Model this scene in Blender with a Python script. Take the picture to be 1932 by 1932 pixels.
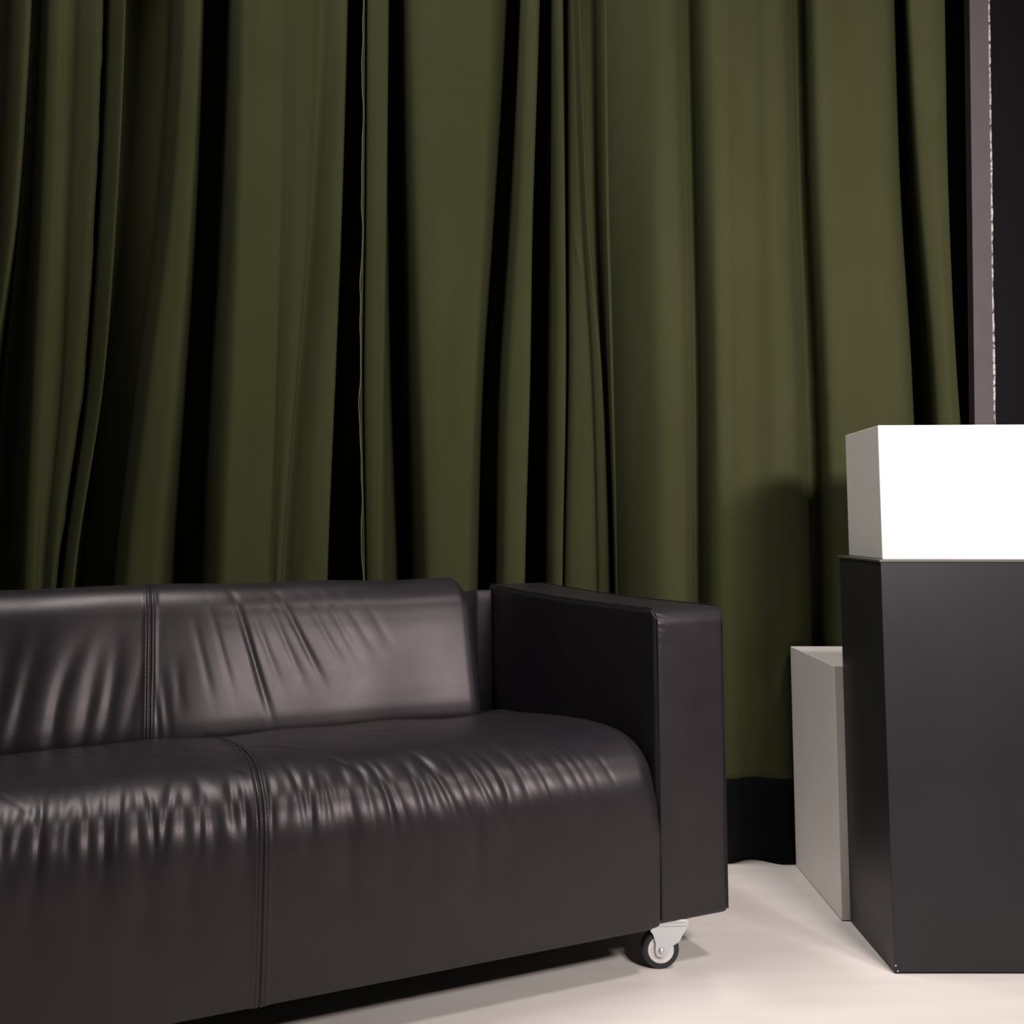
import bpy, bmesh, math, random
import numpy as np
from mathutils import Vector, Matrix

# ---------------------------------------------------------------- scene, camera, world, lights
for o in list(bpy.data.objects):
    bpy.data.objects.remove(o, do_unlink=True)
scene = bpy.context.scene
COL = scene.collection

cam_d = bpy.data.cameras.new('camera')
cam_d.sensor_fit = 'HORIZONTAL'
cam_d.sensor_width = 36.0
cam_d.lens = 1860.0 / 1932.0 * 36.0
cam_d.shift_y = -(966.0 - 811.0) / 1932.0
cam_d.clip_start = 0.05
cam = bpy.data.objects.new('camera', cam_d)
COL.objects.link(cam)
cam.location = (0, 0, 0.88)
cam.rotation_euler = (math.radians(90.0) + math.atan(0.093), 0, 0)
scene.camera = cam

scene.view_settings.view_transform = 'Standard'
scene.view_settings.look = 'None'
scene.view_settings.gamma = 1.0
scene.view_settings.use_curve_mapping = False
scene.view_settings.exposure = 0.0

world = bpy.data.worlds.new('world')
scene.world = world
world.use_nodes = True
world.node_tree.nodes['Background'].inputs[0].default_value = (0.75, 0.8, 1.0, 1)
world.node_tree.nodes['Background'].inputs[1].default_value = 0.004


def area_light(name, loc, target, sx, sy, power, color, spread=180.0):
    d = bpy.data.lights.new(name, 'AREA')
    d.shape = 'RECTANGLE'
    d.size, d.size_y = sx, sy
    d.energy = power
    d.color = color
    d.spread = math.radians(spread)
    o = bpy.data.objects.new(name, d)
    COL.objects.link(o)
    o.location = loc
    o.rotation_euler = (Vector(target) - Vector(loc)).to_track_quat('-Z', 'Y').to_euler()
    return o


area_light('key_softbox', (1.16, 0.45, 1.48), (0.3, 2.6, 1.45), 0.46, 0.24, 35.0, (1.0, 0.915, 0.87), 140)
area_light('overhead_softbox', (1.75, 0.6, 4.4), (0.9, 1.6, 0.0), 0.45, 0.45, 20.0, (1.0, 0.915, 0.87), 100)

area_light('overhead_fill', (-1.0, 2.15, 4.5), (0.0, 2.15, 0.0), 1.6, 0.3, 86.0, (1.0, 0.945, 0.91))  # added fill for soft overhead ambient, lifts white sides and shaded floor

# ---------------------------------------------------------------- materials


def new_mat(name, base, rough=0.5, spec=0.5, metallic=0.0):
    m = bpy.data.materials.new(name)
    m.use_nodes = True
    b = m.node_tree.nodes['Principled BSDF']
    b.inputs['Base Color'].default_value = (*base, 1)
    b.inputs['Roughness'].default_value = rough
    b.inputs['Specular IOR Level'].default_value = spec
    b.inputs['Metallic'].default_value = metallic
    return m


def add_noise(m, scale, c1, c2, bump=0.0, dist=0.001, detail=4.0, stretch=(1, 1, 1), rough=None, bscale=None, ramp=(0.3, 0.7)):
    nt = m.node_tree
    b = nt.nodes['Principled BSDF']
    tc = nt.nodes.new('ShaderNodeTexCoord')
    mp = nt.nodes.new('ShaderNodeMapping')
    mp.inputs['Scale'].default_value = stretch
    nt.links.new(tc.outputs['Object'], mp.inputs['Vector'])
    n = nt.nodes.new('ShaderNodeTexNoise')
    n.inputs['Scale'].default_value = scale
    n.inputs['Detail'].default_value = detail
    nt.links.new(mp.outputs[0], n.inputs['Vector'])
    r = nt.nodes.new('ShaderNodeValToRGB')
    r.color_ramp.elements[0].position = ramp[0]
    r.color_ramp.elements[1].position = ramp[1]
    r.color_ramp.elements[0].color = (*c1, 1)
    r.color_ramp.elements[1].color = (*c2, 1)
    nt.links.new(n.outputs['Fac'], r.inputs['Fac'])
    nt.links.new(r.outputs['Color'], b.inputs['Base Color'])
    if rough:
        mr = nt.nodes.new('ShaderNodeMapRange')
        mr.inputs['To Min'].default_value, mr.inputs['To Max'].default_value = rough
        nt.links.new(n.outputs['Fac'], mr.inputs['Value'])
        nt.links.new(mr.outputs[0], b.inputs['Roughness'])
    if bump:
        n2 = nt.nodes.new('ShaderNodeTexNoise')
        n2.inputs['Scale'].default_value = bscale or scale
        n2.inputs['Detail'].default_value = 6.0
        nt.links.new(tc.outputs['Object'], n2.inputs['Vector'])
        bp = nt.nodes.new('ShaderNodeBump')
        bp.inputs['Strength'].default_value = bump
        bp.inputs['Distance'].default_value = dist
        nt.links.new(n2.outputs['Fac'], bp.inputs['Height'])
        nt.links.new(bp.outputs[0], b.inputs['Normal'])
    return m


M_LEATHER = add_noise(new_mat('black_leather', (0.03, 0.027, 0.03), 0.5, 0.41), 18, (0.0145, 0.0126, 0.0160), (0.0178, 0.0158, 0.0196),
                      0.25, 0.0006, rough=(0.36, 0.43), bscale=420)
M_LEATHER.node_tree.nodes['Principled BSDF'].inputs['Specular Tint'].default_value = (1.0, 0.88, 0.91, 1)
M_THREAD = new_mat('black_thread', (0.012, 0.011, 0.013), 0.7, 0.3)
M_CURTAIN = add_noise(new_mat('olive_curtain_cloth', (0.06, 0.06, 0.03), 0.95, 0.1), 9, (0.0445, 0.0485, 0.0195), (0.0525, 0.055, 0.0245),
                      0.25, 0.0008, stretch=(1, 1, 0.25), bscale=600)
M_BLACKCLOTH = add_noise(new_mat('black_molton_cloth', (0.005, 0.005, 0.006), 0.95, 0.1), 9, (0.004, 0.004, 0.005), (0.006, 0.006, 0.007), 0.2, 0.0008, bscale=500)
M_HEM = new_mat('olive_curtain_hem', (0.16, 0.15, 0.10), 0.9, 0.1)
M_FLOOR = add_noise(new_mat('pale_floor_vinyl', (0.75, 0.70, 0.66), 0.55, 0.3), 3.0, (0.785, 0.728, 0.695), (0.84, 0.785, 0.755),
                    0.15, 0.001, stretch=(1, 6, 1), rough=(0.5, 0.65), bscale=90)
M_WALL = add_noise(new_mat('black_wall_paint', (0.006, 0.006, 0.007), 0.7, 0.2), 6, (0.005, 0.005, 0.006), (0.007, 0.007, 0.008))
M_PANEL = new_mat('black_wall_panel', (0.0035, 0.0033, 0.0045), 0.6, 0.2)
M_TRIM = add_noise(new_mat('mauve_grey_trim', (0.25, 0.21, 0.22), 0.6, 0.3), 12, (0.15, 0.125, 0.133), (0.17, 0.141, 0.149))
M_TRIMEDGE = add_noise(new_mat('white_chipped_edge', (0.6, 0.58, 0.55), 0.5, 0.4), 60, (0.12, 0.10, 0.10), (0.85, 0.80, 0.78), ramp=(0.4, 0.55))
M_WHITE = add_noise(new_mat('white_paint', (0.8, 0.78, 0.75), 0.5, 0.4), 5, (0.80, 0.765, 0.73), (0.83, 0.795, 0.76), 0.1, 0.0005, bscale=150)
M_BLACKBOX = add_noise(new_mat('black_lacquer', (0.03, 0.028, 0.032), 0.42, 0.35), 4, (0.018, 0.0162, 0.0200), (0.021, 0.0188, 0.0228),
                       0.08, 0.0004, rough=(0.40, 0.46), bscale=250)
M_LIDEDGE = new_mat('dark_lid_edge', (0.11, 0.105, 0.10), 0.3, 0.6)
M_STEEL = new_mat('zinc_steel', (0.72, 0.76, 0.79), 0.38, 0.5, 0.75)
M_RUBBER = new_mat('dark_rubber', (0.018, 0.02, 0.026), 0.45, 0.5)
M_HUB = new_mat('white_hub_plastic', (0.78, 0.77, 0.75), 0.45, 0.5)

# ---------------------------------------------------------------- helpers


def link_mesh(name, me, mat, parent=None, smooth=True):
    o = bpy.data.objects.new(name, me)
    COL.objects.link(o)
    me.materials.append(mat)
    if smooth:
        me.polygons.foreach_set('use_smooth', [True] * len(me.polygons))
    if parent is not None:
        o.parent = parent
    return o


def obj(name, bm, mat, parent=None, smooth=False):
    bmesh.ops.recalc_face_normals(bm, faces=bm.faces)
    me = bpy.data.meshes.new(name)
    bm.to_mesh(me)
    bm.free()
    return link_mesh(name, me, mat, parent, smooth)


def tag(o, label, cat=None, group=None):
    o['label'] = label
    if cat:
        o['category'] = cat
    if group:
        o['group'] = group
    return o


def thing(name, label, cat, loc=(0, 0, 0), rz=0.0):
    o = bpy.data.objects.new(name, None)
    o.empty_display_size = 0.1
    COL.objects.link(o)
    o.location = loc
    o.rotation_euler = (0, 0, rz)
    return tag(o, label, cat)


def box_bm(x0, x1, y0, y1, z0, z1, bevel=0.0, seg=2, bm=None):
    own = bmesh.new()
    vs = [own.verts.new((x, y, z)) for x in (x0, x1) for y in (y0, y1) for z in (z0, z1)]
    for q in ((0, 1, 3, 2), (4, 6, 7, 5), (0, 4, 5, 1), (2, 3, 7, 6), (0, 2, 6, 4), (1, 5, 7, 3)):
        own.faces.new([vs[i] for i in q])
    bmesh.ops.recalc_face_normals(own, faces=own.faces)
    if bevel:
        bmesh.ops.bevel(own, geom=list(own.edges), offset=bevel, segments=seg, profile=0.5, affect='EDGES')
    if bm is None:
        return own
    me = bpy.data.meshes.new('tmp')
    own.to_mesh(me)
    own.free()
    bm.from_mesh(me)
    bpy.data.meshes.remove(me)
    return bm


def lathe_bm(profile, seg=64, bm=None, mat=None):
    """profile: (radius, y) pairs turned about the Y axis."""
    bm = bm or bmesh.new()
    rings = []
    for r, y in profile:
        ring = []
        for k in range(seg):
            a = 2 * math.pi * k / seg
            p = Vector((max(r, 1e-5) * math.cos(a), y, max(r, 1e-5) * math.sin(a)))
            if mat:
                p = mat @ p
            ring.append(bm.verts.new(p))
        rings.append(ring)
    for i in range(len(rings) - 1):
        for k in range(seg):
            bm.faces.new((rings[i][k], rings[i][(k + 1) % seg], rings[i + 1][(k + 1) % seg], rings[i + 1][k]))
    return bm


def grid_mesh(name, V):
    """V: (n, m, 3) array of points -> quad mesh."""
    n, m = V.shape[:2]
    idx = np.arange(n * m).reshape(n, m)
    F = np.stack([idx[:-1, :-1], idx[1:, :-1], idx[1:, 1:], idx[:-1, 1:]], -1).reshape(-1, 4)
    me = bpy.data.meshes.new(name)
    me.from_pydata(V.reshape(-1, 3).tolist(), [], F.tolist())
    me.update()
    return me


def solidify(o, t, offset=-1):
    md = o.modifiers.new('thickness', 'SOLIDIFY')
    md.thickness = t
    md.offset = offset
    return o


def sweep_mesh(name, pts, rx, ry=None, seg=8):
    """tube of elliptical section along pts (list of Vector)."""
    ry = ry or rx
    bm = bmesh.new()
    rings = []
    for i, p in enumerate(pts):
        t = (pts[min(i + 1, len(pts) - 1)] - pts[max(i - 1, 0)]).normalized()
        a = Vector((1, 0, 0)) if abs(t.x) < 0.9 else Vector((0, 1, 0))
        n = t.cross(a).normalized()
        b = t.cross(n).normalized()
        rings.append([bm.verts.new(p + n * (ry * math.cos(2 * math.pi * k / seg)) + b * (rx * math.sin(2 * math.pi * k / seg))) for k in range(seg)])
    for i in range(len(rings) - 1):
        for k in range(seg):
            bm.faces.new((rings[i][k], rings[i][(k + 1) % seg], rings[i + 1][(k + 1) % seg], rings[i + 1][k]))
    bm.faces.new(rings[0])
    bm.faces.new(rings[-1][::-1])
    return bm


# ---------------------------------------------------------------- the setting
def structure(o):
    o['kind'] = 'structure'
    return o


structure(obj('floor', box_bm(-3.6, 3.2, -2.6, 3.5, -0.05, 0.0), M_FLOOR))
structure(obj('wall_back', box_bm(-3.6, 3.2, 3.38, 3.5, 0.0, 4.8), M_WALL))
structure(obj('wall_left', box_bm(-3.7, -3.6, -2.6, 3.5, 0.0, 4.8), M_WALL))
structure(obj('wall_right', box_bm(3.2, 3.3, -2.6, 3.5, 0.0, 4.8), M_WALL))
structure(obj('ceiling', box_bm(-3.6, 3.2, -2.6, 3.5, 4.8, 4.86), M_WALL))

# grey strip standing against the black panel right of the curtain (it leans a little)
def lean_bm(x0t, x1t, x0b, x1b, y0, y1, z0, z1):
    bm = bmesh.new()
    P = [(x0b, y0, z0), (x1b, y0, z0), (x1b, y1, z0), (x0b, y1, z0), (x0t, y0, z1), (x1t, y0, z1), (x1t, y1, z1), (x0t, y1, z1)]
    vs = [bm.verts.new(p) for p in P]
    for q in ((0, 3, 2, 1), (4, 5, 6, 7), (0, 1, 5, 4), (1, 2, 6, 5), (2, 3, 7, 6), (3, 0, 4, 7)):
        bm.faces.new([vs[i] for i in q])
    bmesh.ops.bevel(bm, geom=list(bm.edges), offset=0.002, segments=2, profile=0.5, affect='EDGES')
    return bm


tr = structure(obj('trim_1', lean_bm(1.478, 1.539, 1.379, 1.437, 3.0, 3.04, 0.0, 3.2), M_TRIM))
# rough white paint edge along the strip
pts = []
rnd = random.Random(5)
def rough_edge(z0, z1, xt, xb, w, name):
    bm = bmesh.new()
    rows = []
    n = 420
    ww = w
    for i in range(n + 1):
        z = z0 + (z1 - z0) * i / n
        t = z / 3.2
        x = xb + (xt - xb) * t
        ww = 0.75 * ww + 0.25 * w * (0.3 + 1.4 * rnd.random())
        rows.append([bm.verts.new((x, 2.9995, z)), bm.verts.new((x + ww, 2.997, z)), bm.verts.new((x + ww, 3.02, z)), bm.verts.new((x, 3.02, z))])
    for i in range(n):
        for k in range(4):
            bm.faces.new((rows[i][k], rows[i][(k + 1) % 4], rows[i + 1][(k + 1) % 4], rows[i + 1][k]))
    bm.faces.new(rows[0]); bm.faces.new(rows[-1])
    return obj(name, bm, M_TRIMEDGE, tr)
rough_edge(0.0, 3.2, 1.5375, 1.4355, 0.0045, 'paint_edge')
structure(obj('wall_panel', lean_bm(1.49, 2.9, 1.39, 2.9, 3.041, 3.38, 0.0, 3.2), M_PANEL))


# ---------------------------------------------------------------- curtains
# each row: distance from the camera plane, then x at the six heights ZS (metres)
ZS = [2.75, 2.3, 1.8, 1.3, 0.75, 0.0]
P1 = [
    (2.97, -2.6616, -2.6456, -2.6334, -2.6219, -2.6182, -2.5841), (2.93, -2.5273, -2.5121, -2.5014, -2.4912, -2.4892, -2.4573),
    (3.1935, -2.6391, -2.6285, -2.6193, -2.6096, -2.5956, -2.5575), (3.2695, -2.608, -2.5993, -2.5914, -2.5829, -2.5702, -2.5341),
    (2.95, -2.3098, -2.298, -2.2893, -2.275, -2.2565, -2.2167), (2.93, -2.1783, -2.1679, -2.161, -2.1484, -2.1318, -2.0947),
    (3.2695, -2.3868, -2.3808, -2.3728, -2.3615, -2.3522, -2.3208), (3.2695, -2.2577, -2.2534, -2.244, -2.2286, -2.2215, -2.1928),
    (2.96, -1.9819, -1.9747, -1.9709, -1.9616, -1.9485, -1.9163), (2.93, -1.7962, -1.7908, -1.7897, -1.7832, -1.7797, -1.7556),
    (3.2315, -1.9404, -1.9392, -1.9399, -1.9402, -1.9371, -1.914), (3.2695, -1.8522, -1.8528, -1.8611, -1.8744, -1.8727, -1.8516),
    (3.0605, -1.654, -1.649, -1.6535, -1.6717, -1.6714, -1.6517), (2.96, -1.5728, -1.5663, -1.5696, -1.5927, -1.5928, -1.5736),
    (2.93, -1.5012, -1.498, -1.5091, -1.5524, -1.5461, -1.5229), (3.0795, -1.5728, -1.5713, -1.587, -1.6279, -1.6203, -1.5965),
    (3.3075, -1.6834, -1.6844, -1.7001, -1.7245, -1.7158, -1.6919), (3.2695, -1.6388, -1.6374, -1.6456, -1.6619, -1.6635, -1.6468),
    (3.0795, -1.5391, -1.5339, -1.5318, -1.5313, -1.528, -1.5082), (2.96, -1.4616, -1.4536, -1.4501, -1.4527, -1.4497, -1.4302),
    (2.945, -1.421, -1.4134, -1.4109, -1.4168, -1.417, -1.3999), (2.962, -1.407, -1.396, -1.3891, -1.3937, -1.4081, -1.4006),
    (2.962, -1.3778, -1.373, -1.3712, -1.3702, -1.3945, -1.3938), (2.945, -1.3472, -1.3415, -1.3409, -1.3479, -1.3739, -1.3743),
    (2.93, -1.301, -1.2948, -1.2956, -1.3131, -1.3531, -1.3631), (2.93, -1.2757, -1.2708, -1.2719, -1.2851, -1.3379, -1.3565),
]
P2 = [
    (3.1935, -1.3859, -1.382, -1.3846, -1.4014, -1.4583, -1.4809), (3.1175, -1.3432, -1.3388, -1.3422, -1.3618, -1.4175, -1.4389),
    (2.9845, -1.2765, -1.2732, -1.2775, -1.2968, -1.3499, -1.369), (2.95, -1.2386, -1.2354, -1.2397, -1.2592, -1.3167, -1.3388),
    (2.93, -1.2076, -1.2036, -1.2068, -1.2268, -1.2888, -1.314), (2.95, -1.2123, -1.2085, -1.2123, -1.2337, -1.293, -1.3166),
    (3.1555, -1.3017, -1.3005, -1.3084, -1.3329, -1.3907, -1.4142), (3.3265, -1.3635, -1.3614, -1.3704, -1.3972, -1.4578, -1.4842),
    (3.3265, -1.3185, -1.317, -1.3292, -1.3607, -1.4192, -1.4445), (3.3265, -1.2661, -1.2629, -1.2798, -1.3192, -1.3674, -1.3862),
    (3.2885, -1.1958, -1.2011, -1.226, -1.2713, -1.3172, -1.3347), (3.0605, -1.0955, -1.1008, -1.1216, -1.1675, -1.2151, -1.2328),
    (2.95, -1.0255, -1.0309, -1.0501, -1.0952, -1.1419, -1.1589), (2.935, -0.9903, -0.996, -1.0124, -1.0446, -1.0866, -1.1011),
    (2.94, -0.9682, -0.9714, -0.9833, -1.0078, -1.045, -1.0569), (2.9845, -0.9768, -0.9786, -0.9876, -1.0069, -1.039, -1.0478),
    (3.1365, -1.0286, -1.0285, -1.0352, -1.0521, -1.0788, -1.0846), (3.33, -1.0761, -1.0752, -1.0826, -1.0988, -1.1176, -1.1189),
    (3.33, -1.014, -1.0174, -1.0277, -1.0429, -1.0516, -1.0467), (3.1175, -0.9274, -0.9283, -0.9362, -0.952, -0.9584, -0.9518),
    (2.9845, -0.8789, -0.877, -0.8811, -0.895, -0.9016, -0.8953), (2.93, -0.8333, -0.8315, -0.8337, -0.8405, -0.8506, -0.8468),
    (2.948, -0.7923, -0.7893, -0.7896, -0.7949, -0.8113, -0.8122), (2.96, -0.7539, -0.7506, -0.7492, -0.75, -0.7672, -0.7693),
    (2.972, -0.7273, -0.7225, -0.7195, -0.7203, -0.7285, -0.7251), (2.966, -0.7057, -0.7012, -0.6997, -0.7057, -0.7114, -0.7066),
    (2.956, -0.6699, -0.6658, -0.6657, -0.6769, -0.6967, -0.7014), (2.96, -0.6269, -0.6282, -0.6362, -0.6576, -0.6873, -0.6986),
    (2.975, -0.6016, -0.6072, -0.6219, -0.6514, -0.6812, -0.6928), (2.97, -0.583, -0.5907, -0.6077, -0.6373, -0.6674, -0.6793),
    (2.95, -0.5589, -0.5667, -0.5831, -0.6105, -0.6409, -0.6533), (2.93, -0.5292, -0.5353, -0.5492, -0.5741, -0.5997, -0.6092),
    (2.93, -0.5126, -0.5151, -0.5225, -0.5353, -0.5492, -0.5517), (2.955, -0.5136, -0.5164, -0.5236, -0.5351, -0.5477, -0.5495),
    (3.1555, -0.5557, -0.5596, -0.5675, -0.5789, -0.5914, -0.5933), (3.33, -0.5659, -0.5711, -0.5765, -0.5814, -0.5876, -0.5857),
    (3.33, -0.529, -0.5226, -0.5183, -0.5145, -0.4985, -0.4823),
]
P3 = [
    (2.942, -0.4683, -0.463, -0.4585, -0.4575, -0.4415, -0.4255), (2.942, -0.4633, -0.458, -0.4537, -0.4527, -0.4368, -0.4209),
    (2.9845, -0.4663, -0.4611, -0.4569, -0.4559, -0.44, -0.4241), (2.95, -0.4541, -0.4499, -0.4465, -0.4445, -0.4314, -0.4175),
    (2.935, -0.4277, -0.4258, -0.4248, -0.4235, -0.4162, -0.4063), (2.93, -0.4033, -0.4026, -0.4028, -0.401, -0.4022, -0.3981),
    (2.93, -0.3871, -0.3857, -0.3859, -0.3883, -0.3912, -0.3883), (2.95, -0.3864, -0.385, -0.3847, -0.3842, -0.3803, -0.3732),
    (3.1175, -0.4133, -0.4112, -0.4062, -0.3935, -0.3694, -0.349), (3.3075, -0.4177, -0.4091, -0.3995, -0.3871, -0.3593, -0.3365),
    (3.1935, -0.3908, -0.3771, -0.3619, -0.3478, -0.3287, -0.3121), (3.0415, -0.3606, -0.3478, -0.3317, -0.315, -0.2907, -0.271),
    (2.965, -0.3236, -0.3126, -0.2973, -0.2787, -0.2562, -0.2382), (2.948, -0.2711, -0.2627, -0.2509, -0.2359, -0.2182, -0.2038),
    (2.95, -0.194, -0.1914, -0.1885, -0.1856, -0.1824, -0.1781), (2.952, -0.1085, -0.1118, -0.12, -0.1387, -0.1527, -0.1601),
    (2.96, -0.0454, -0.0612, -0.0845, -0.1103, -0.1261, -0.1351), (3.0225, -0.0166, -0.0384, -0.0689, -0.0993, -0.1099, -0.1157),
    (3.2125, 0.0039, -0.023, -0.0558, -0.0857, -0.1008, -0.1099), (3.1745, 0.029, 0.0067, -0.023, -0.0526, -0.06, -0.0643),
    (3.0035, 0.0355, 0.0212, -0.0019, -0.0334, -0.0437, -0.0501), (2.945, 0.0516, 0.0394, 0.0194, -0.0104, -0.0238, -0.0325),
    (2.93, 0.0781, 0.0657, 0.048, 0.0291, 0.0081, -0.0058), (2.935, 0.0919, 0.0783, 0.0613, 0.0516, 0.0344, 0.0225),
    (2.96, 0.094, 0.0802, 0.0633, 0.0537, 0.0392, 0.029), (3.1175, 0.0913, 0.0764, 0.0606, 0.0511, 0.038, 0.0287),
    (3.3075, 0.1124, 0.1017, 0.0906, 0.0811, 0.0717, 0.0645), (3.1555, 0.1252, 0.1214, 0.116, 0.1088, 0.1016, 0.0956),
    (2.9845, 0.1251, 0.1235, 0.1203, 0.1129, 0.1056, 0.0994), (2.9394, 0.1392, 0.1392, 0.1387, 0.1335, 0.123, 0.1146),
    (2.9258, 0.1526, 0.1543, 0.1567, 0.1551, 0.1443, 0.1353), (2.9343, 0.1581, 0.1597, 0.1622, 0.1618, 0.1495, 0.1395),
]
P4 = [
    (3.0854, 0.1629, 0.165, 0.1672, 0.1662, 0.1526, 0.1416), (3.0126, 0.1696, 0.1703, 0.1712, 0.1691, 0.1553, 0.1443),
    (2.9656, 0.172, 0.1726, 0.1738, 0.173, 0.1592, 0.148), (2.9438, 0.1837, 0.1889, 0.1982, 0.2105, 0.2014, 0.1929),
    (2.933, 0.1996, 0.2045, 0.2158, 0.2393, 0.246, 0.2475), (2.9144, 0.2011, 0.2068, 0.2195, 0.2458, 0.2565, 0.2605),
    (2.9, 0.2062, 0.2127, 0.2282, 0.2653, 0.2825, 0.2904), (2.9154, 0.2128, 0.2183, 0.233, 0.27, 0.2885, 0.2972),
    (2.9283, 0.2316, 0.2379, 0.2509, 0.2744, 0.2915, 0.2992), (2.9361, 0.2681, 0.2683, 0.2717, 0.283, 0.2972, 0.303),
    (2.8926, 0.2856, 0.2817, 0.2799, 0.2895, 0.3008, 0.3045), (2.8486, 0.2903, 0.288, 0.2879, 0.2972, 0.3056, 0.3072),
    (2.7813, 0.32, 0.3197, 0.3215, 0.3232, 0.3241, 0.3205), (2.7067, 0.384, 0.3784, 0.3725, 0.3733, 0.3691, 0.3613),
    (2.6704, 0.4357, 0.4254, 0.4118, 0.4118, 0.4108, 0.4045), (2.6767, 0.46, 0.458, 0.4587, 0.4621, 0.4616, 0.455),
    (2.7155, 0.487, 0.4864, 0.4894, 0.4924, 0.4874, 0.4776), (2.74, 0.5116, 0.5109, 0.5135, 0.5147, 0.508, 0.4968),
    (2.71, 0.5305, 0.5276, 0.5273, 0.5282, 0.5225, 0.5117), (2.665, 0.5432, 0.5399, 0.5391, 0.5411, 0.5338, 0.5216),
    (2.635, 0.5665, 0.5619, 0.5592, 0.5566, 0.5555, 0.547), (2.632, 0.6055, 0.598, 0.5906, 0.5861, 0.5869, 0.5793),
    (2.648, 0.6392, 0.6312, 0.6234, 0.6184, 0.6174, 0.6082), (2.652, 0.6841, 0.6771, 0.6712, 0.6612, 0.6553, 0.6425),
    (2.635, 0.7168, 0.71, 0.7049, 0.6998, 0.6932, 0.6793), (2.632, 0.7437, 0.7341, 0.7245, 0.7176, 0.7133, 0.7006),
    (2.65, 0.7678, 0.7618, 0.7587, 0.7597, 0.7602, 0.75), (2.7, 0.7996, 0.7944, 0.7925, 0.7946, 0.7961, 0.7862),
    (2.735, 0.8253, 0.82, 0.8181, 0.8227, 0.8239, 0.8136), (2.72, 0.8395, 0.8338, 0.8318, 0.8388, 0.8396, 0.8288),
    (2.675, 0.8437, 0.8383, 0.837, 0.8452, 0.8457, 0.8343), (2.64, 0.8548, 0.8498, 0.8492, 0.857, 0.8585, 0.8473),
    (2.63, 0.8847, 0.8791, 0.878, 0.8907, 0.8903, 0.8774), (2.632, 0.9591, 0.9539, 0.9543, 0.9629, 0.9651, 0.9528),
    (2.63, 1.0294, 1.0193, 1.0117, 1.0193, 1.0204, 1.0067), (2.64, 1.0619, 1.053, 1.0477, 1.0576, 1.0568, 1.0412),
    (2.68, 1.0914, 1.0841, 1.0817, 1.0941, 1.0928, 1.0768), (2.76, 1.1261, 1.1193, 1.1177, 1.1299, 1.1283, 1.1124),
    (2.86, 1.1652, 1.16, 1.1606, 1.1725, 1.1736, 1.1594), (2.82, 1.1585, 1.1564, 1.1617, 1.1776, 1.181, 1.168),
    (2.72, 1.1324, 1.1307, 1.1376, 1.1563, 1.1594, 1.1458), (2.65, 1.1115, 1.112, 1.1236, 1.1448, 1.148, 1.1338),
    (2.632, 1.1154, 1.1178, 1.1332, 1.1513, 1.1569, 1.1439), (2.62, 1.1696, 1.1634, 1.1642, 1.1692, 1.1792, 1.1691),
    (2.63, 1.2147, 1.2011, 1.1891, 1.1909, 1.2058, 1.1987), (2.64, 1.2244, 1.2116, 1.2009, 1.2026, 1.22, 1.2145),
]



def catmull(P, sub):
    P = np.asarray(P, float)
    n = len(P)
    Q = np.vstack([2 * P[0] - P[1], P, 2 * P[-1] - P[-2]])
    out = []
    for i in range(n - 1):
        p0, p1, p2, p3 = Q[i], Q[i + 1], Q[i + 2], Q[i + 3]
        # monotone-limited tangents keep sharp folds from overshooting
        m1 = (p2 - p0) * 0.5
        m2 = (p3 - p1) * 0.5
        d = p2 - p1
        L = np.linalg.norm(d[:2]) + 1e-9
        for m in (m1, m2):
            l = np.linalg.norm(m[:2])
            if l > 1.1 * L:
                m *= 1.1 * L / l
        for k in range(sub):
            t = k / sub
            t2, t3 = t * t, t * t * t
            out.append((2 * t3 - 3 * t2 + 1) * p1 + (t3 - 2 * t2 + t) * m1 + (-2 * t3 + 3 * t2) * p2 + (t3 - t2) * m2)
    out.append(P[-1])
    return np.array(out)


def hgt(zs, vals, z):
    """smooth (Catmull) interpolation of vals over descending heights."""
    zs = np.array(zs[::-1]); v = np.array(vals[::-1])
    i = int(np.clip(np.searchsorted(zs, z) - 1, 0, len(zs) - 2))
    h = zs[i + 1] - zs[i]
    t = (z - zs[i]) / h
    def tan(j):
        a = max(j - 1, 0); b = min(j + 1, len(zs) - 1)
        return (v[b] - v[a]) / (zs[b] - zs[a])
    m1, m2 = tan(i) * h, tan(i + 1) * h
    return (2 * t**3 - 3 * t**2 + 1) * v[i] + (t**3 - 2 * t**2 + t) * m1 + (-2 * t**3 + 3 * t**2) * v[i + 1] + (t**3 - t**2) * m2


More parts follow.
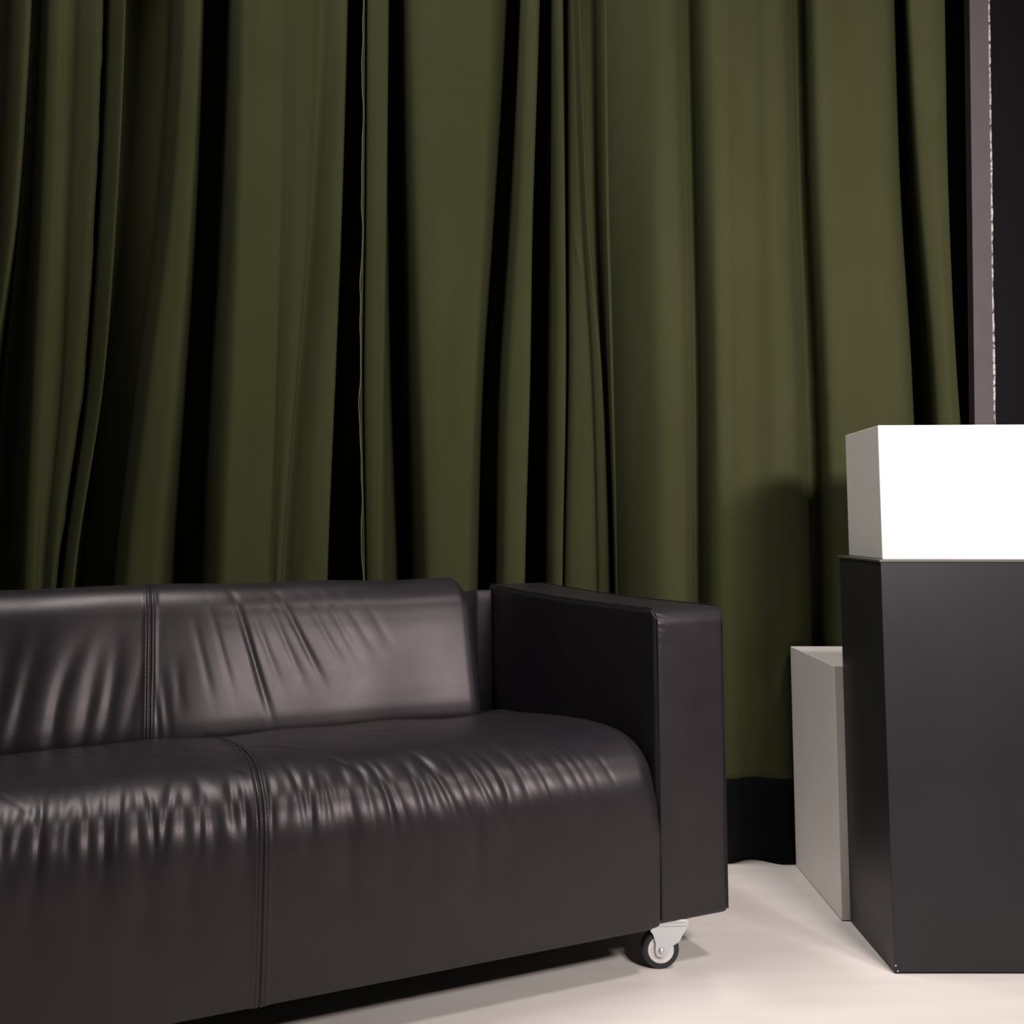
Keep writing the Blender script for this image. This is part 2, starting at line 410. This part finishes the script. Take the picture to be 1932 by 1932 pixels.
def curtain(rows, name, label, seed, wr=()):
    nz = 170
    zz = np.r_[np.linspace(0.004, 2.75, nz), np.linspace(2.85, 3.3, 4)]
    nz = len(zz)
    rg = np.random.RandomState(seed)
    cols = []
    for z in zz:
        P = [[hgt(ZS, list(r[1:]), min(z, 2.75)), r[0]] for r in rows]
        cols.append(catmull(P, 6))
    A = np.array(cols)                                   # nz, n, 2
    V = np.zeros((nz, A.shape[1], 3))
    V[..., 0] = A[..., 0]
    V[..., 1] = A[..., 1]
    V[..., 2] = zz[:, None]
    # soft sagging and small pulls in the cloth
    X, Z = V[..., 0], V[..., 2]
    w = np.zeros_like(X)
    for _ in range(7):
        kx, kz, ph = rg.uniform(4, 16), rg.uniform(1.5, 6), rg.uniform(0, 6.28)
        w += 0.0007 * np.sin(kx * X + kz * Z + ph)
    for (cx, cz, ang, ln, wd, am) in wr:
        ca, sa = math.cos(ang), math.sin(ang)
        a = (X - cx) * ca + (Z - cz) * sa
        b = -(X - cx) * sa + (Z - cz) * ca
        w += 1.7 * am * np.exp(-(a / ln) ** 2 - (b / wd) ** 2)
    V[..., 1] -= w
    # hem drag near the floor
    V[..., 1] += 0.012 * np.exp(-Z / 0.05) * np.sin(X * 23)
    KB = int(np.searchsorted(zz, 0.20))
    o = link_mesh(name, grid_mesh(name, V[KB:]), M_CURTAIN)
    solidify(o, 0.0012, 0)
    tag(o, label, 'curtain')
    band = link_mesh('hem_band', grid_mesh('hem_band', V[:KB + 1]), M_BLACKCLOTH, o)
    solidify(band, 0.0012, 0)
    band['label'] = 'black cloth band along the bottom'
    return o, V


def hem(V, side, parent, rad=0.0016, seed=0, name='hem', out=0.0, amp=0.0018, mat=None):
    rg = np.random.RandomState(seed)
    E = V[:, side]
    zz = E[:, 2]
    wob = sum(amp / (i + 1) * np.sin(zz * k + rg.uniform(0, 6)) for i, k in enumerate((17, 31, 53)))
    pts = [Vector((E[i, 0] + wob[i] + out, E[i, 1] - 0.001, E[i, 2])) for i in range(0, len(E), 1)]
    return obj(name, sweep_mesh(name, pts, rad, 0.003), mat or M_HEM, parent, True)


c1, V1 = curtain(P1, 'curtain', 'dark olive green curtain at the far left, its right edge over the next panel', 1)
c2, V2 = curtain(P2, 'curtain', 'olive green curtain of leaning folds with wide black gaps behind the sofa seam', 2,
                 wr=[(-1.05, 2.1, 1.1, .05, .006, .002)])
c3, V3 = curtain(P3, 'curtain', 'olive green curtain with a broad flat fold and wavy thin left hem', 3,
                 wr=[(-0.2, 2.22, 0.0, .12, .008, .0015), (-0.12, 2.28, -.3, .07, .005, .002), (0.04, 1.0, 1.1, .04, .006, .003)])
c4, V4 = curtain(P4, 'curtain', 'wide smooth brighter olive curtain at the right, ending beside the grey wall strip', 4,
                 wr=[(.565, 1.43, .35, .035, .003, -.002), (.85, 2.15, 1.0, .06, .006, .003), (.80, 1.9, .9, .05, .006, .002),
                     (.84, 1.25, 2.2, .07, .006, .003), (.82, 1.12, 2.4, .06, .006, .003), (.90, 1.05, 2.6, .06, .005, .0025),
                     (1.17, 2.0, 1.2, .07, .006, .003), (1.14, 2.2, 1.2, .05, .005, .003), (.2, 1.7, 1.7, .06, .005, .003)])
hem(V3, 0, c3, 0.0014, 3, amp=0.0024)
hem(V1, -1, c1, 0.0009, 8, amp=0.0015, mat=M_CURTAIN)
i0 = 11 * 6
pts = [Vector((V4[i, i0, 0] - 0.004, V4[i, i0, 1] - 0.001, V4[i, i0, 2])) for i in range(V4.shape[0])]
obj('hem', sweep_mesh('hem', pts, 0.0055, 0.0012), M_CURTAIN, c4, True)

# rail carrying the curtains, above the picture; tracks widened to shade the folds from above
rail = thing('curtain_rail', 'straight dark rail carrying the four curtains near the ceiling, widened to shade the folds below', 'curtain rail', (0, 2.95, 3.33))
obj('shading_track', box_bm(-2.9, 0.3, -0.06, 0.4, -0.026, 0.0, 0.004), M_WALL, rail)
obj('shading_track', box_bm(0.3, 1.5, -0.36, 0.4, -0.026, 0.0, 0.004), M_WALL, rail)
for k in range(5):
    obj('hanger', box_bm(-2.7 + k * 1.0, -2.67 + k * 1.0, -0.02, 0.01, 0.0, 1.47), M_WALL, rail)

# ---------------------------------------------------------------- sofa
TH = math.radians(24.0)
sofa = thing('sofa', 'black leather sofa on castors with boxy arm and creased seat front', 'sofa', (0.286, 2.0, 0.0), TH)
ZB = 0.095          # underside of the body
UL = -1.47          # inner face of the left arm


def dense(a, b, step, hot, hw=0.03, fine=0.001):
    xs = list(np.arange(a, b, step)) + [b]
    for h in hot:
        xs = [x for x in xs if abs(x - h) > hw] + list(np.arange(h - hw, h + hw + fine / 2, fine))
    return np.array(sorted(xs))


def profile_resample(pts, ds):
    P = catmull([list(p) for p in pts], 12)
    d = np.r_[0, np.cumsum(np.linalg.norm(np.diff(P, axis=0), axis=1))]
    s = np.linspace(0, d[-1], int(d[-1] / ds) + 1)
    return np.c_[np.interp(s, d, P[:, 0]), np.interp(s, d, P[:, 1])], s


def smooth(a, b, x):
    t = np.clip((x - a) / (b - a), 0, 1)
    return t * t * (3 - 2 * t)


# --- seat: front face, rounded front edge and top in one cover
seat_prof = [(0.05, 0.096), (0.0, 0.094), (-0.012, 0.10), (-0.017, 0.18), (-0.019, 0.28), (-0.018, 0.352), (-0.008, 0.392), (0.016, 0.424), (0.055, 0.445),
             (0.11, 0.455), (0.20, 0.454), (0.32, 0.443), (0.46, 0.425), (0.58, 0.408), (0.68, 0.395), (0.80, 0.36)]
SP, SS = profile_resample(seat_prof, 0.0035)
US = dense(UL + 0.002, -0.002, 0.0038, [-0.767])
T = np.gradient(SP, axis=0)
T /= np.linalg.norm(T, axis=1)[:, None]
SN = np.c_[-T[:, 1], T[:, 0]]                                # outward normal (v, z)
if SN[len(SN) // 3, 0] > 0:
    SN = -SN
rg = np.random.RandomState(11)
U, S = np.meshgrid(US, SS, indexing='ij')
s_edge = SS[np.argmin(np.abs(SP[:, 1] - 0.415) + (SP[:, 0] > 0.05) * 9)]     # along-profile place of the front edge
D = np.zeros_like(U)


def crease(D, U, S, u0, s0, half, slope, width, amp, bow=0.0, sharp=1.0):
    """a line running along the profile around s0, shifted sideways by slope."""
    t = (S - s0) / half
    c = u0 + slope * (S - s0) + bow * (t * t)
    e = np.exp(-np.abs(t) ** 3)
    wd = width * (1.0 + 0.5 * np.abs(t))
    D += -amp * e * np.exp(-(np.abs(U - c) / wd) ** (2 * sharp))


uu = UL + 0.03
while uu < -0.10:
    near = smooth(-0.45, -0.1, uu)                      # creases fade towards the arm
    am = rg.uniform(0.0010, 0.0034) * (1 - 0.7 * near)
    slope = rg.normal(0.0, 0.07) * (1 - near) + (-0.35 * smooth(-0.75, -0.35, uu))
    crease(D, U, S, uu, s_edge + rg.uniform(-0.020, 0.008), rg.uniform(0.048, 0.082), slope, rg.uniform(0.0038, 0.0075), am, rg.normal(0, .002))
    uu += rg.uniform(0.010, 0.028) * (1 + 0.45 * smooth(-.8, -.6, uu))
# longer soft pleats falling down the front
for _ in range(34):
    u0 = rg.uniform(UL, -0.25)
    crease(D, U, S, u0, s_edge - rg.uniform(0.05, 0.11), rg.uniform(0.07, 0.13), rg.normal(0, .05), rg.uniform(.008, .016), rg.uniform(.0010, .0026) * (1 - .6 * smooth(-.7, -.2, u0)))
# shallow creases over the seat top
for _ in range(26):
    u0 = rg.uniform(UL, -0.3)
    crease(D, U, S, u0, s_edge + rg.uniform(0.12, 0.38), rg.uniform(.07, .14), rg.uniform(-.9, -.3), rg.uniform(.004, .008), rg.uniform(.0006, .0014))
# general soft undulation
for _ in range(6):
    D += 0.0009 * np.sin(U * rg.uniform(9, 30) + S * rg.uniform(-6, 6) + rg.uniform(0, 6.28)) * smooth(0.15, 0.32, S)
# the sewn joint: one groove and a stitched line either side
for du, a, wd in ((0, 0.0030, 0.0016), (-0.0078, 0.0014, 0.0011), (0.0078, 0.0014, 0.0011)):
    D -= a * np.exp(-((U + 0.767 - du) / wd) ** 2)
D += 0.0018 * np.exp(-((U + 0.767) / 0.014) ** 4)
# the cushion end rounds off beside each arm
er = 0.045
end = np.zeros_like(U)
for side in (-0.002, UL + 0.002):
    q = np.clip(1 - np.abs(U - side) / er, 0, 1)
    end = np.maximum(end, 1 - np.sqrt(np.clip(1 - q * q, 0, 1)))
topw = smooth(s_edge - 0.16, s_edge - 0.02, S)
D -= end * (0.006 + 0.040 * topw)
D += 0.010 * np.sin(np.pi * np.clip((U - UL) / (-UL), 0, 1)) * smooth(s_edge, s_edge + .15, S) * 0.5
Vs = np.zeros(U.shape + (3,))
Vs[..., 0] = U
Vs[..., 1] = np.interp(S, SS, SP[:, 0]) + D * np.interp(S, SS, SN[:, 0])
Vs[..., 2] = np.interp(S, SS, SP[:, 1]) + D * np.interp(S, SS, SN[:, 1])
seat = link_mesh('seat', grid_mesh('seat', Vs), M_LEATHER, sofa)
solidify(seat, 0.003)


def stitches(V, iu_of, js, parent, lift=0.0004, step=2, r=0.0006):
    bm = bmesh.new()
    for j in range(js[0], js[1], step):
        for iu in iu_of:
            p, q = Vector(V[iu, j]), Vector(V[iu, min(j + 1, V.shape[1] - 1)])
            d = (q - p)
            n = Vector(V[iu + 1, j]) - Vector(V[iu, j])
            nn = n.cross(d).normalized()
            if nn.y > 0:
                nn = -nn
            t = d.normalized(); b = n.normalized()
            a0, a1 = p + nn * lift, p + d * 0.85 + nn * lift
            vs = []
            for c in (a0, a1):
                vs += [bm.verts.new(c + b * (r * math.cos(k * 1.5708)) + nn * (r * math.sin(k * 1.5708))) for k in range(4)]
            for k in range(4):
                bm.faces.new((vs[k], vs[(k + 1) % 4], vs[4 + (k + 1) % 4], vs[4 + k]))
    return obj('stitching', bm, M_THREAD, parent, False)


def near_idx(arr, v):
    return int(np.argmin(np.abs(arr - v)))


stitches(Vs, [near_idx(US, -0.767 - 0.0078), near_idx(US, -0.767 + 0.0078)], (6, Vs.shape[1] - 60), seat)

# --- back: cushion with a rolled top, its right end turning back towards the arm
back_prof = [(0.66, 0.34), (0.605, 0.372), (0.584, 0.405), (0.582, 0.435), (0.591, 0.475), (0.605, 0.525), (0.621, 0.585), (0.637, 0.64), (0.655, 0.685), (0.684, 0.715), (0.722, 0.730), (0.775, 0.731), (0.83, 0.718),
             (0.862, 0.695), (0.872, 0.65), (0.874, 0.50), (0.874, 0.30), (0.872, 0.12), (0.86, 0.096)]
BP, BS = profile_resample(back_prof, 0.0045)
BU = dense(UL + 0.002, -0.002, 0.0045, [-0.905])
T = np.gradient(BP, axis=0)
T /= np.linalg.norm(T, axis=1)[:, None]
BN = np.c_[-T[:, 1], T[:, 0]]
if BN[len(BN) // 6, 0] > 0:
    BN = -BN
U, S = np.meshgrid(BU, BS, indexing='ij')
D = np.zeros_like(U)
rg = np.random.RandomState(4)
# broad slanting folds left of the joint
for u0, am in ((-1.43, .003), (-1.37, .004), (-1.31, .004), (-1.262, .005), (-1.205, .006), (-1.155, .0065), (-1.09, .006), (-1.03, .0045), (-0.985, .0045), (-0.94, .002)):
    crease(D, U, S, u0, rg.uniform(.14, .21), rg.uniform(.13, .17), rg.uniform(.10, .22), rg.uniform(.011, .016), am * 0.72, rg.normal(0, .008))
# finer creases running down from the top roll right of it
for u0, s0, h, sl, wd, am in ((-.875, .16, .12, -.10, .006, .0022), (-.85, .14, .10, -.12, .007, .0022), (-.825, .19, .07, -.08, .008, .0018), (-.775, .25, .11, -.22, .006, .0018), (-.735, .27, .12, -.25, .005, .0018),
                              (-.665, .25, .17, -.27, .0055, .0036), (-.635, .27, .10, -.35, .006, .0022), (-.59, .28, .11, -.40, .006, .0024), (-.555, .29, .12, -.45, .006, .0026),
                              (-.50, .30, .10, -.50, .007, .0020), (-.46, .31, .10, -.5, .007, .0018), (-.42, .32, .09, -.55, .008, .0015), (-.37, .32, .08, -.5, .009, .0010)):
    crease(D, U, S, u0 - 0.02, s0 + 0.03, h * 0.8, sl, wd * 1.1, am * (1.0 if am > .0024 else .62))
for _ in range(9):
    D += 0.0008 * np.sin(U * rg.uniform(6, 22) + S * rg.uniform(-12, 4) + rg.uniform(0, 6.28))
for du, a, wd in ((0, 0.0030, 0.0016), (-0.0078, 0.0014, 0.0011), (0.0078, 0.0014, 0.0011)):
    D -= a * np.exp(-((U + 0.905 - du) / wd) ** 2)
D += 0.0018 * np.exp(-((U + 0.905) / 0.014) ** 4)
V = np.zeros(U.shape + (3,))
V[..., 0] = U
bv = np.interp(S, BS, BP[:, 0]) + D * np.interp(S, BS, BN[:, 0])
bz = np.interp(S, BS, BP[:, 1]) + D * np.interp(S, BS, BN[:, 1])
# ends: pull front part back, the top dips to the frame
ue = np.minimum(-U, U - UL)                            # distance from the nearer arm
rr = np.interp(ue, [0.05, 0.118, 0.125, 0.132, 0.140, 0.150, 0.165], [1.0, 0.27, 0.17, 0.09, 0.04, 0.01, 0.0])
q = np.clip((0.165 - ue) / 0.05, 0, 1)
V[..., 1] = bv + (0.85 - bv) * rr * (bv < 0.85) * 0.92
V[..., 2] = np.where(bz > 0.66, bz - (bz - 0.66) * 0.55 * smooth(0.0, 0.9, q), bz)
back = link_mesh('backrest', grid_mesh('backrest', V), M_LEATHER, sofa)
solidify(back, 0.003)
stitches(V, [near_idx(BU, -0.905 - 0.0078), near_idx(BU, -0.905 + 0.0078)], (8, 95), back)


# --- arms
def arm_mesh(name, u0, u1, seed):
    """upholstered boxy arm: rounded box, finely gridded, slightly slack top with puckers at the front corners."""
    bm = bmesh.new()
    x0, x1, y0, y1, z0, z1 = u0, u1, 0.0, 0.872, ZB, 0.706
    nx, ny, nz = 34, 110, 90
    r = 0.013
    rgl = np.random.RandomState(seed)
    cache = {}

    def dist(n):
        t = np.linspace(0, 1, n + 1)
        return 0.5 - 0.5 * np.cos(np.pi * (t * 0.86 + 0.07)) / math.cos(math.pi * 0.07)
    gx, gy, gz = [np.clip(dist(n), 0, 1) for n in (nx, ny, nz)]

    def vert(i, j, k):
        key = (i, j, k)
        if key in cache:
            return cache[key]
        p = np.array([x0 + (x1 - x0) * gx[i], y0 + (y1 - y0) * gy[j], z0 + (z1 - z0) * gz[k]])
        lo = np.array([x0 + r, y0 + r, z0 + r]); hi = np.array([x1 - r, y1 - r, z1 - r])
        c = np.clip(p, lo, hi)
        d = p - c
        L = np.linalg.norm(d)
        if L > 1e-9:
            p = c + d / L * r
        u, v, z = p
        R2 = 0.034
        if v < R2 and z > z1 - R2 and k > 2:
            dv, dz = R2 - v, z - (z1 - R2)
            L2 = math.hypot(dv, dz)
            if L2 > R2:
                v, z = R2 - dv * R2 / L2, z1 - R2 + dz * R2 / L2
        # slack of the top between front and rear
        tv = (v - y0) / (y1 - y0)
        tz = max(0, (z - 0.55) / (z1 - 0.55))
        z2 = z - 0.006 * tz * math.sin(math.pi * min(1, max(0, tv))) * (1 if tz > 0 else 0)
        # front face belly
        if j == 0:
            v = v - 0.004 * math.sin(math.pi * (u - x0) / (x1 - x0)) * math.sin(math.pi * (z - z0) / (z1 - z0))
        # puckers beside the inner front seam at the top
        a = z1 - z
        e = math.exp(-((u - x0) / 0.03) ** 2) * math.exp(-max(v - y0, 0) / 0.05)
        for (az, wz, am) in ((0.012, .003, .0025), (.022, .003, .003), (.034, .0035, .003), (.048, .003, .0015), (.065, .004, .0012)):
            v += am * e * math.exp(-((a - az - 0.25 * (u - x0)) / wz) ** 2)
        # general unevenness
        v += 0.0006 * math.sin(z * 21 + u * 13 + seed) * (j == 0)
        b = bm.verts.new((u, v, z2))
        cache[key] = b
        return b

    def face(fn, n, m):
        for a in range(n):
            for b in range(m):
                try:
                    bm.faces.new((fn(a, b), fn(a + 1, b), fn(a + 1, b + 1), fn(a, b + 1)))
                except ValueError:
                    pass
    face(lambda a, b: vert(a, 0, b), nx, nz)
    face(lambda a, b: vert(a, ny, b), nx, nz)
    face(lambda a, b: vert(0, a, b), ny, nz)
    face(lambda a, b: vert(nx, a, b), ny, nz)
    face(lambda a, b: vert(a, b, 0), nx, ny)
    face(lambda a, b: vert(a, b, nz), nx, ny)
    return obj(name, bm, M_LEATHER, sofa, True)


def arm_seams(arm, u0, u1, inner):
    """welt lines running up the two front edges and back along the top."""
    bm = bmesh.new()
    for uu in (u0, u1):
        s = 1 if uu == inner else -1
        s = 1 if uu < (u0 + u1) / 2 else -1
        path = [Vector((uu + s * 0.006, -0.0016, z)) for z in np.linspace(ZB + .01, 0.672, 40)]
        path += [Vector((uu + s * 0.006, 0.034 - 0.0352 * math.cos(a), 0.672 + 0.0345 * math.sin(a))) for a in (0.3, 0.6, 0.9, 1.2, 1.5)]
        path += [Vector((uu + s * 0.004, v, 0.7065 - 0.006 * math.sin(math.pi * v / 0.872))) for v in np.linspace(0.045, 0.86, 30)]
        b2 = sweep_mesh('seam', path, 0.0013, 0.0013, 6)
        me = bpy.data.meshes.new('t'); b2.to_mesh(me); b2.free(); bm.from_mesh(me); bpy.data.meshes.remove(me)
    return obj('seam', bm, M_THREAD, arm, True)


arm_r = arm_mesh('armrest', 0.0, 0.168, 1)
arm_seams(arm_r, 0.0, 0.168, 0.0)
arm_l = arm_mesh('armrest', UL - 0.168, UL, 2)
arm_seams(arm_l, UL - 0.168, UL, UL)
# underside board of the body
obj('base_frame', box_bm(UL - 0.15, 0.15, 0.02, 0.86, 0.098, 0.125, 0.003), M_WALL, sofa)


# --- castors
def caster(u, v, ang):
    """swivel castor: everything turned by ang about the swivel pin, wheel trailing to local -x."""
    R = Matrix.Translation((u, v, 0)) @ Matrix.Rotation(ang, 4, 'Z')

    def put(o, parent):
        if parent is sofa:
            o.matrix_local = R
        return o
    # fork = two cheeks joined by a crown; it is the part that carries the wheel
    bm = bmesh.new()
    ox = -0.026
    prof = [(-0.017, 0.092), (0.024, 0.096), (0.030, 0.092), (0.026, 0.080), (0.018, 0.068), (0.010, 0.054), (-0.004, 0.0455), (ox + 0.013, 0.036), (ox + 0.009, 0.028), (ox, 0.0245),
            (ox - 0.009, 0.028), (ox - 0.012, 0.0375), (ox - 0.011, 0.052), (ox - 0.016, 0.068), (ox - 0.022, 0.076), (ox - 0.010, 0.087)]
    for y0, y1 in ((-0.0165, -0.0145), (0.0145, 0.0165)):
        a = [bm.verts.new((x, y0, z)) for x, z in prof]
        b = [bm.verts.new((x, y1, z)) for x, z in prof]
        bm.faces.new(a); bm.faces.new(b[::-1])
        for k in range(len(prof)):
            bm.faces.new((a[k], a[(k + 1) % len(prof)], b[(k + 1) % len(prof)], b[k]))
    box_bm(-0.024, 0.027, -0.0165, 0.0165, 0.081, 0.085, 0.0012, bm=bm)
    fork = put(obj('caster', bm, M_STEEL, sofa), sofa)
    bm = box_bm(-0.024, 0.024, -0.024, 0.024, 0.0935, 0.0985, 0.001)
    lathe_bm([(0, 0.0850), (0.012, 0.0850), (0.014, 0.0870), (0.014, 0.0935), (0, 0.0935)], 40, bm, Matrix.Rotation(math.radians(90), 4, 'X'))
    obj('mounting_plate', bm, M_STEEL, fork)
    W = Matrix.Translation((ox, 0, 0.0375))
    tyre = lathe_bm([(0.0255, -0.0115), (0.030, -0.0118), (0.0345, -0.0110), (0.0368, -0.0085), (0.0375, -0.004), (0.0375, 0.004), (0.0368, 0.0085), (0.0345, 0.0110), (0.030, 0.0118), (0.0255, 0.0115), (0.0255, -0.0115)], 72, None, W)
    obj('tyre', tyre, M_RUBBER, fork, True)
    hub = lathe_bm([(0.004, -0.0125), (0.0085, -0.0125), (0.0095, -0.0105), (0.0150, -0.0100), (0.0165, -0.0112), (0.0185, -0.0112), (0.0195, -0.0100), (0.0230, -0.0100), (0.0258, -0.0118), (0.0262, -0.0105),
                    (0.0262, 0.0105), (0.0258, 0.0118), (0.0230, 0.0100), (0.0195, 0.0100), (0.0165, 0.0112), (0.0150, 0.0100), (0.0085, 0.0125), (0.004, 0.0125), (0.004, -0.0125)], 64, None, W)
    obj('hub', hub, M_HUB, fork, True)
    b = lathe_bm([(0, -0.0205), (0.003, -0.0205), (0.0042, -0.0195), (0.0045, -0.0165), (0.0075, -0.0165), (0.0078, -0.0160), (0.0078, 0.0165), (0.0045, 0.0165), (0.0045, 0.019), (0, 0.0195)], 6, None, W)
    obj('axle_bolt', b, M_STEEL, fork)
    return fork


caster(0.050, 0.030, math.radians(-20.0))
caster(0.080, 0.800, math.radians(40.0))
caster(UL - 0.08, 0.06, math.radians(-60.0))
caster(UL - 0.08, 0.800, math.radians(10.0))

# ---------------------------------------------------------------- plinths and white box
ped = thing('display_plinth', 'tall black lacquered plinth carrying the white box, right of the sofa', 'plinth', (0.747, 2.015, 0.0))
PW, PD, PH = 0.36, 0.252, 0.798
obj('body', box_bm(0, PW, 0, PD, 0.003, PH, 0.0012), M_BLACKBOX, ped)
obj('foot_strip', box_bm(0.003, PW - .003, 0.003, PD - .003, 0.0, 0.004), M_WALL, ped)
lid = obj('lid', box_bm(-0.0035, PW + .0035, -0.0035, PD + .0035, PH, PH + 0.005, 0.0012), M_LIDEDGE, ped)
for (x, z) in ((0.0028, 0.016), (0.0065, 0.0055)):
    bm = lathe_bm([(0, -0.0012), (0.0012, -0.0010), (0.0018, 0.0), (0, 0.0006)], 16, None, Matrix.Translation((x, 0, z)))
    tag(obj('screw', bm, M_STEEL, ped, True), 'tiny shiny screw head at the lower corner')

wb = obj('white_box', box_bm(0, 0.300, 0, 0.238, 0, 0.2755, 0.0022, 3), M_WHITE)
wb.location = (0.757, 2.0185, PH + 0.005)
wb.rotation_euler = (0, 0, math.radians(-3.0))
wb.location.y += 0.012
tag(wb, 'bright white box standing on top of the black plinth', 'box')

wp = obj('white_plinth', box_bm(0, 0.22, 0, 0.352, 0.002, 0.555, 0.0022, 3), M_WHITE)
wp.location = (0.7285, 2.2705, 0)
tag(wp, 'low white plinth on the floor half hidden behind the black plinth', 'plinth')
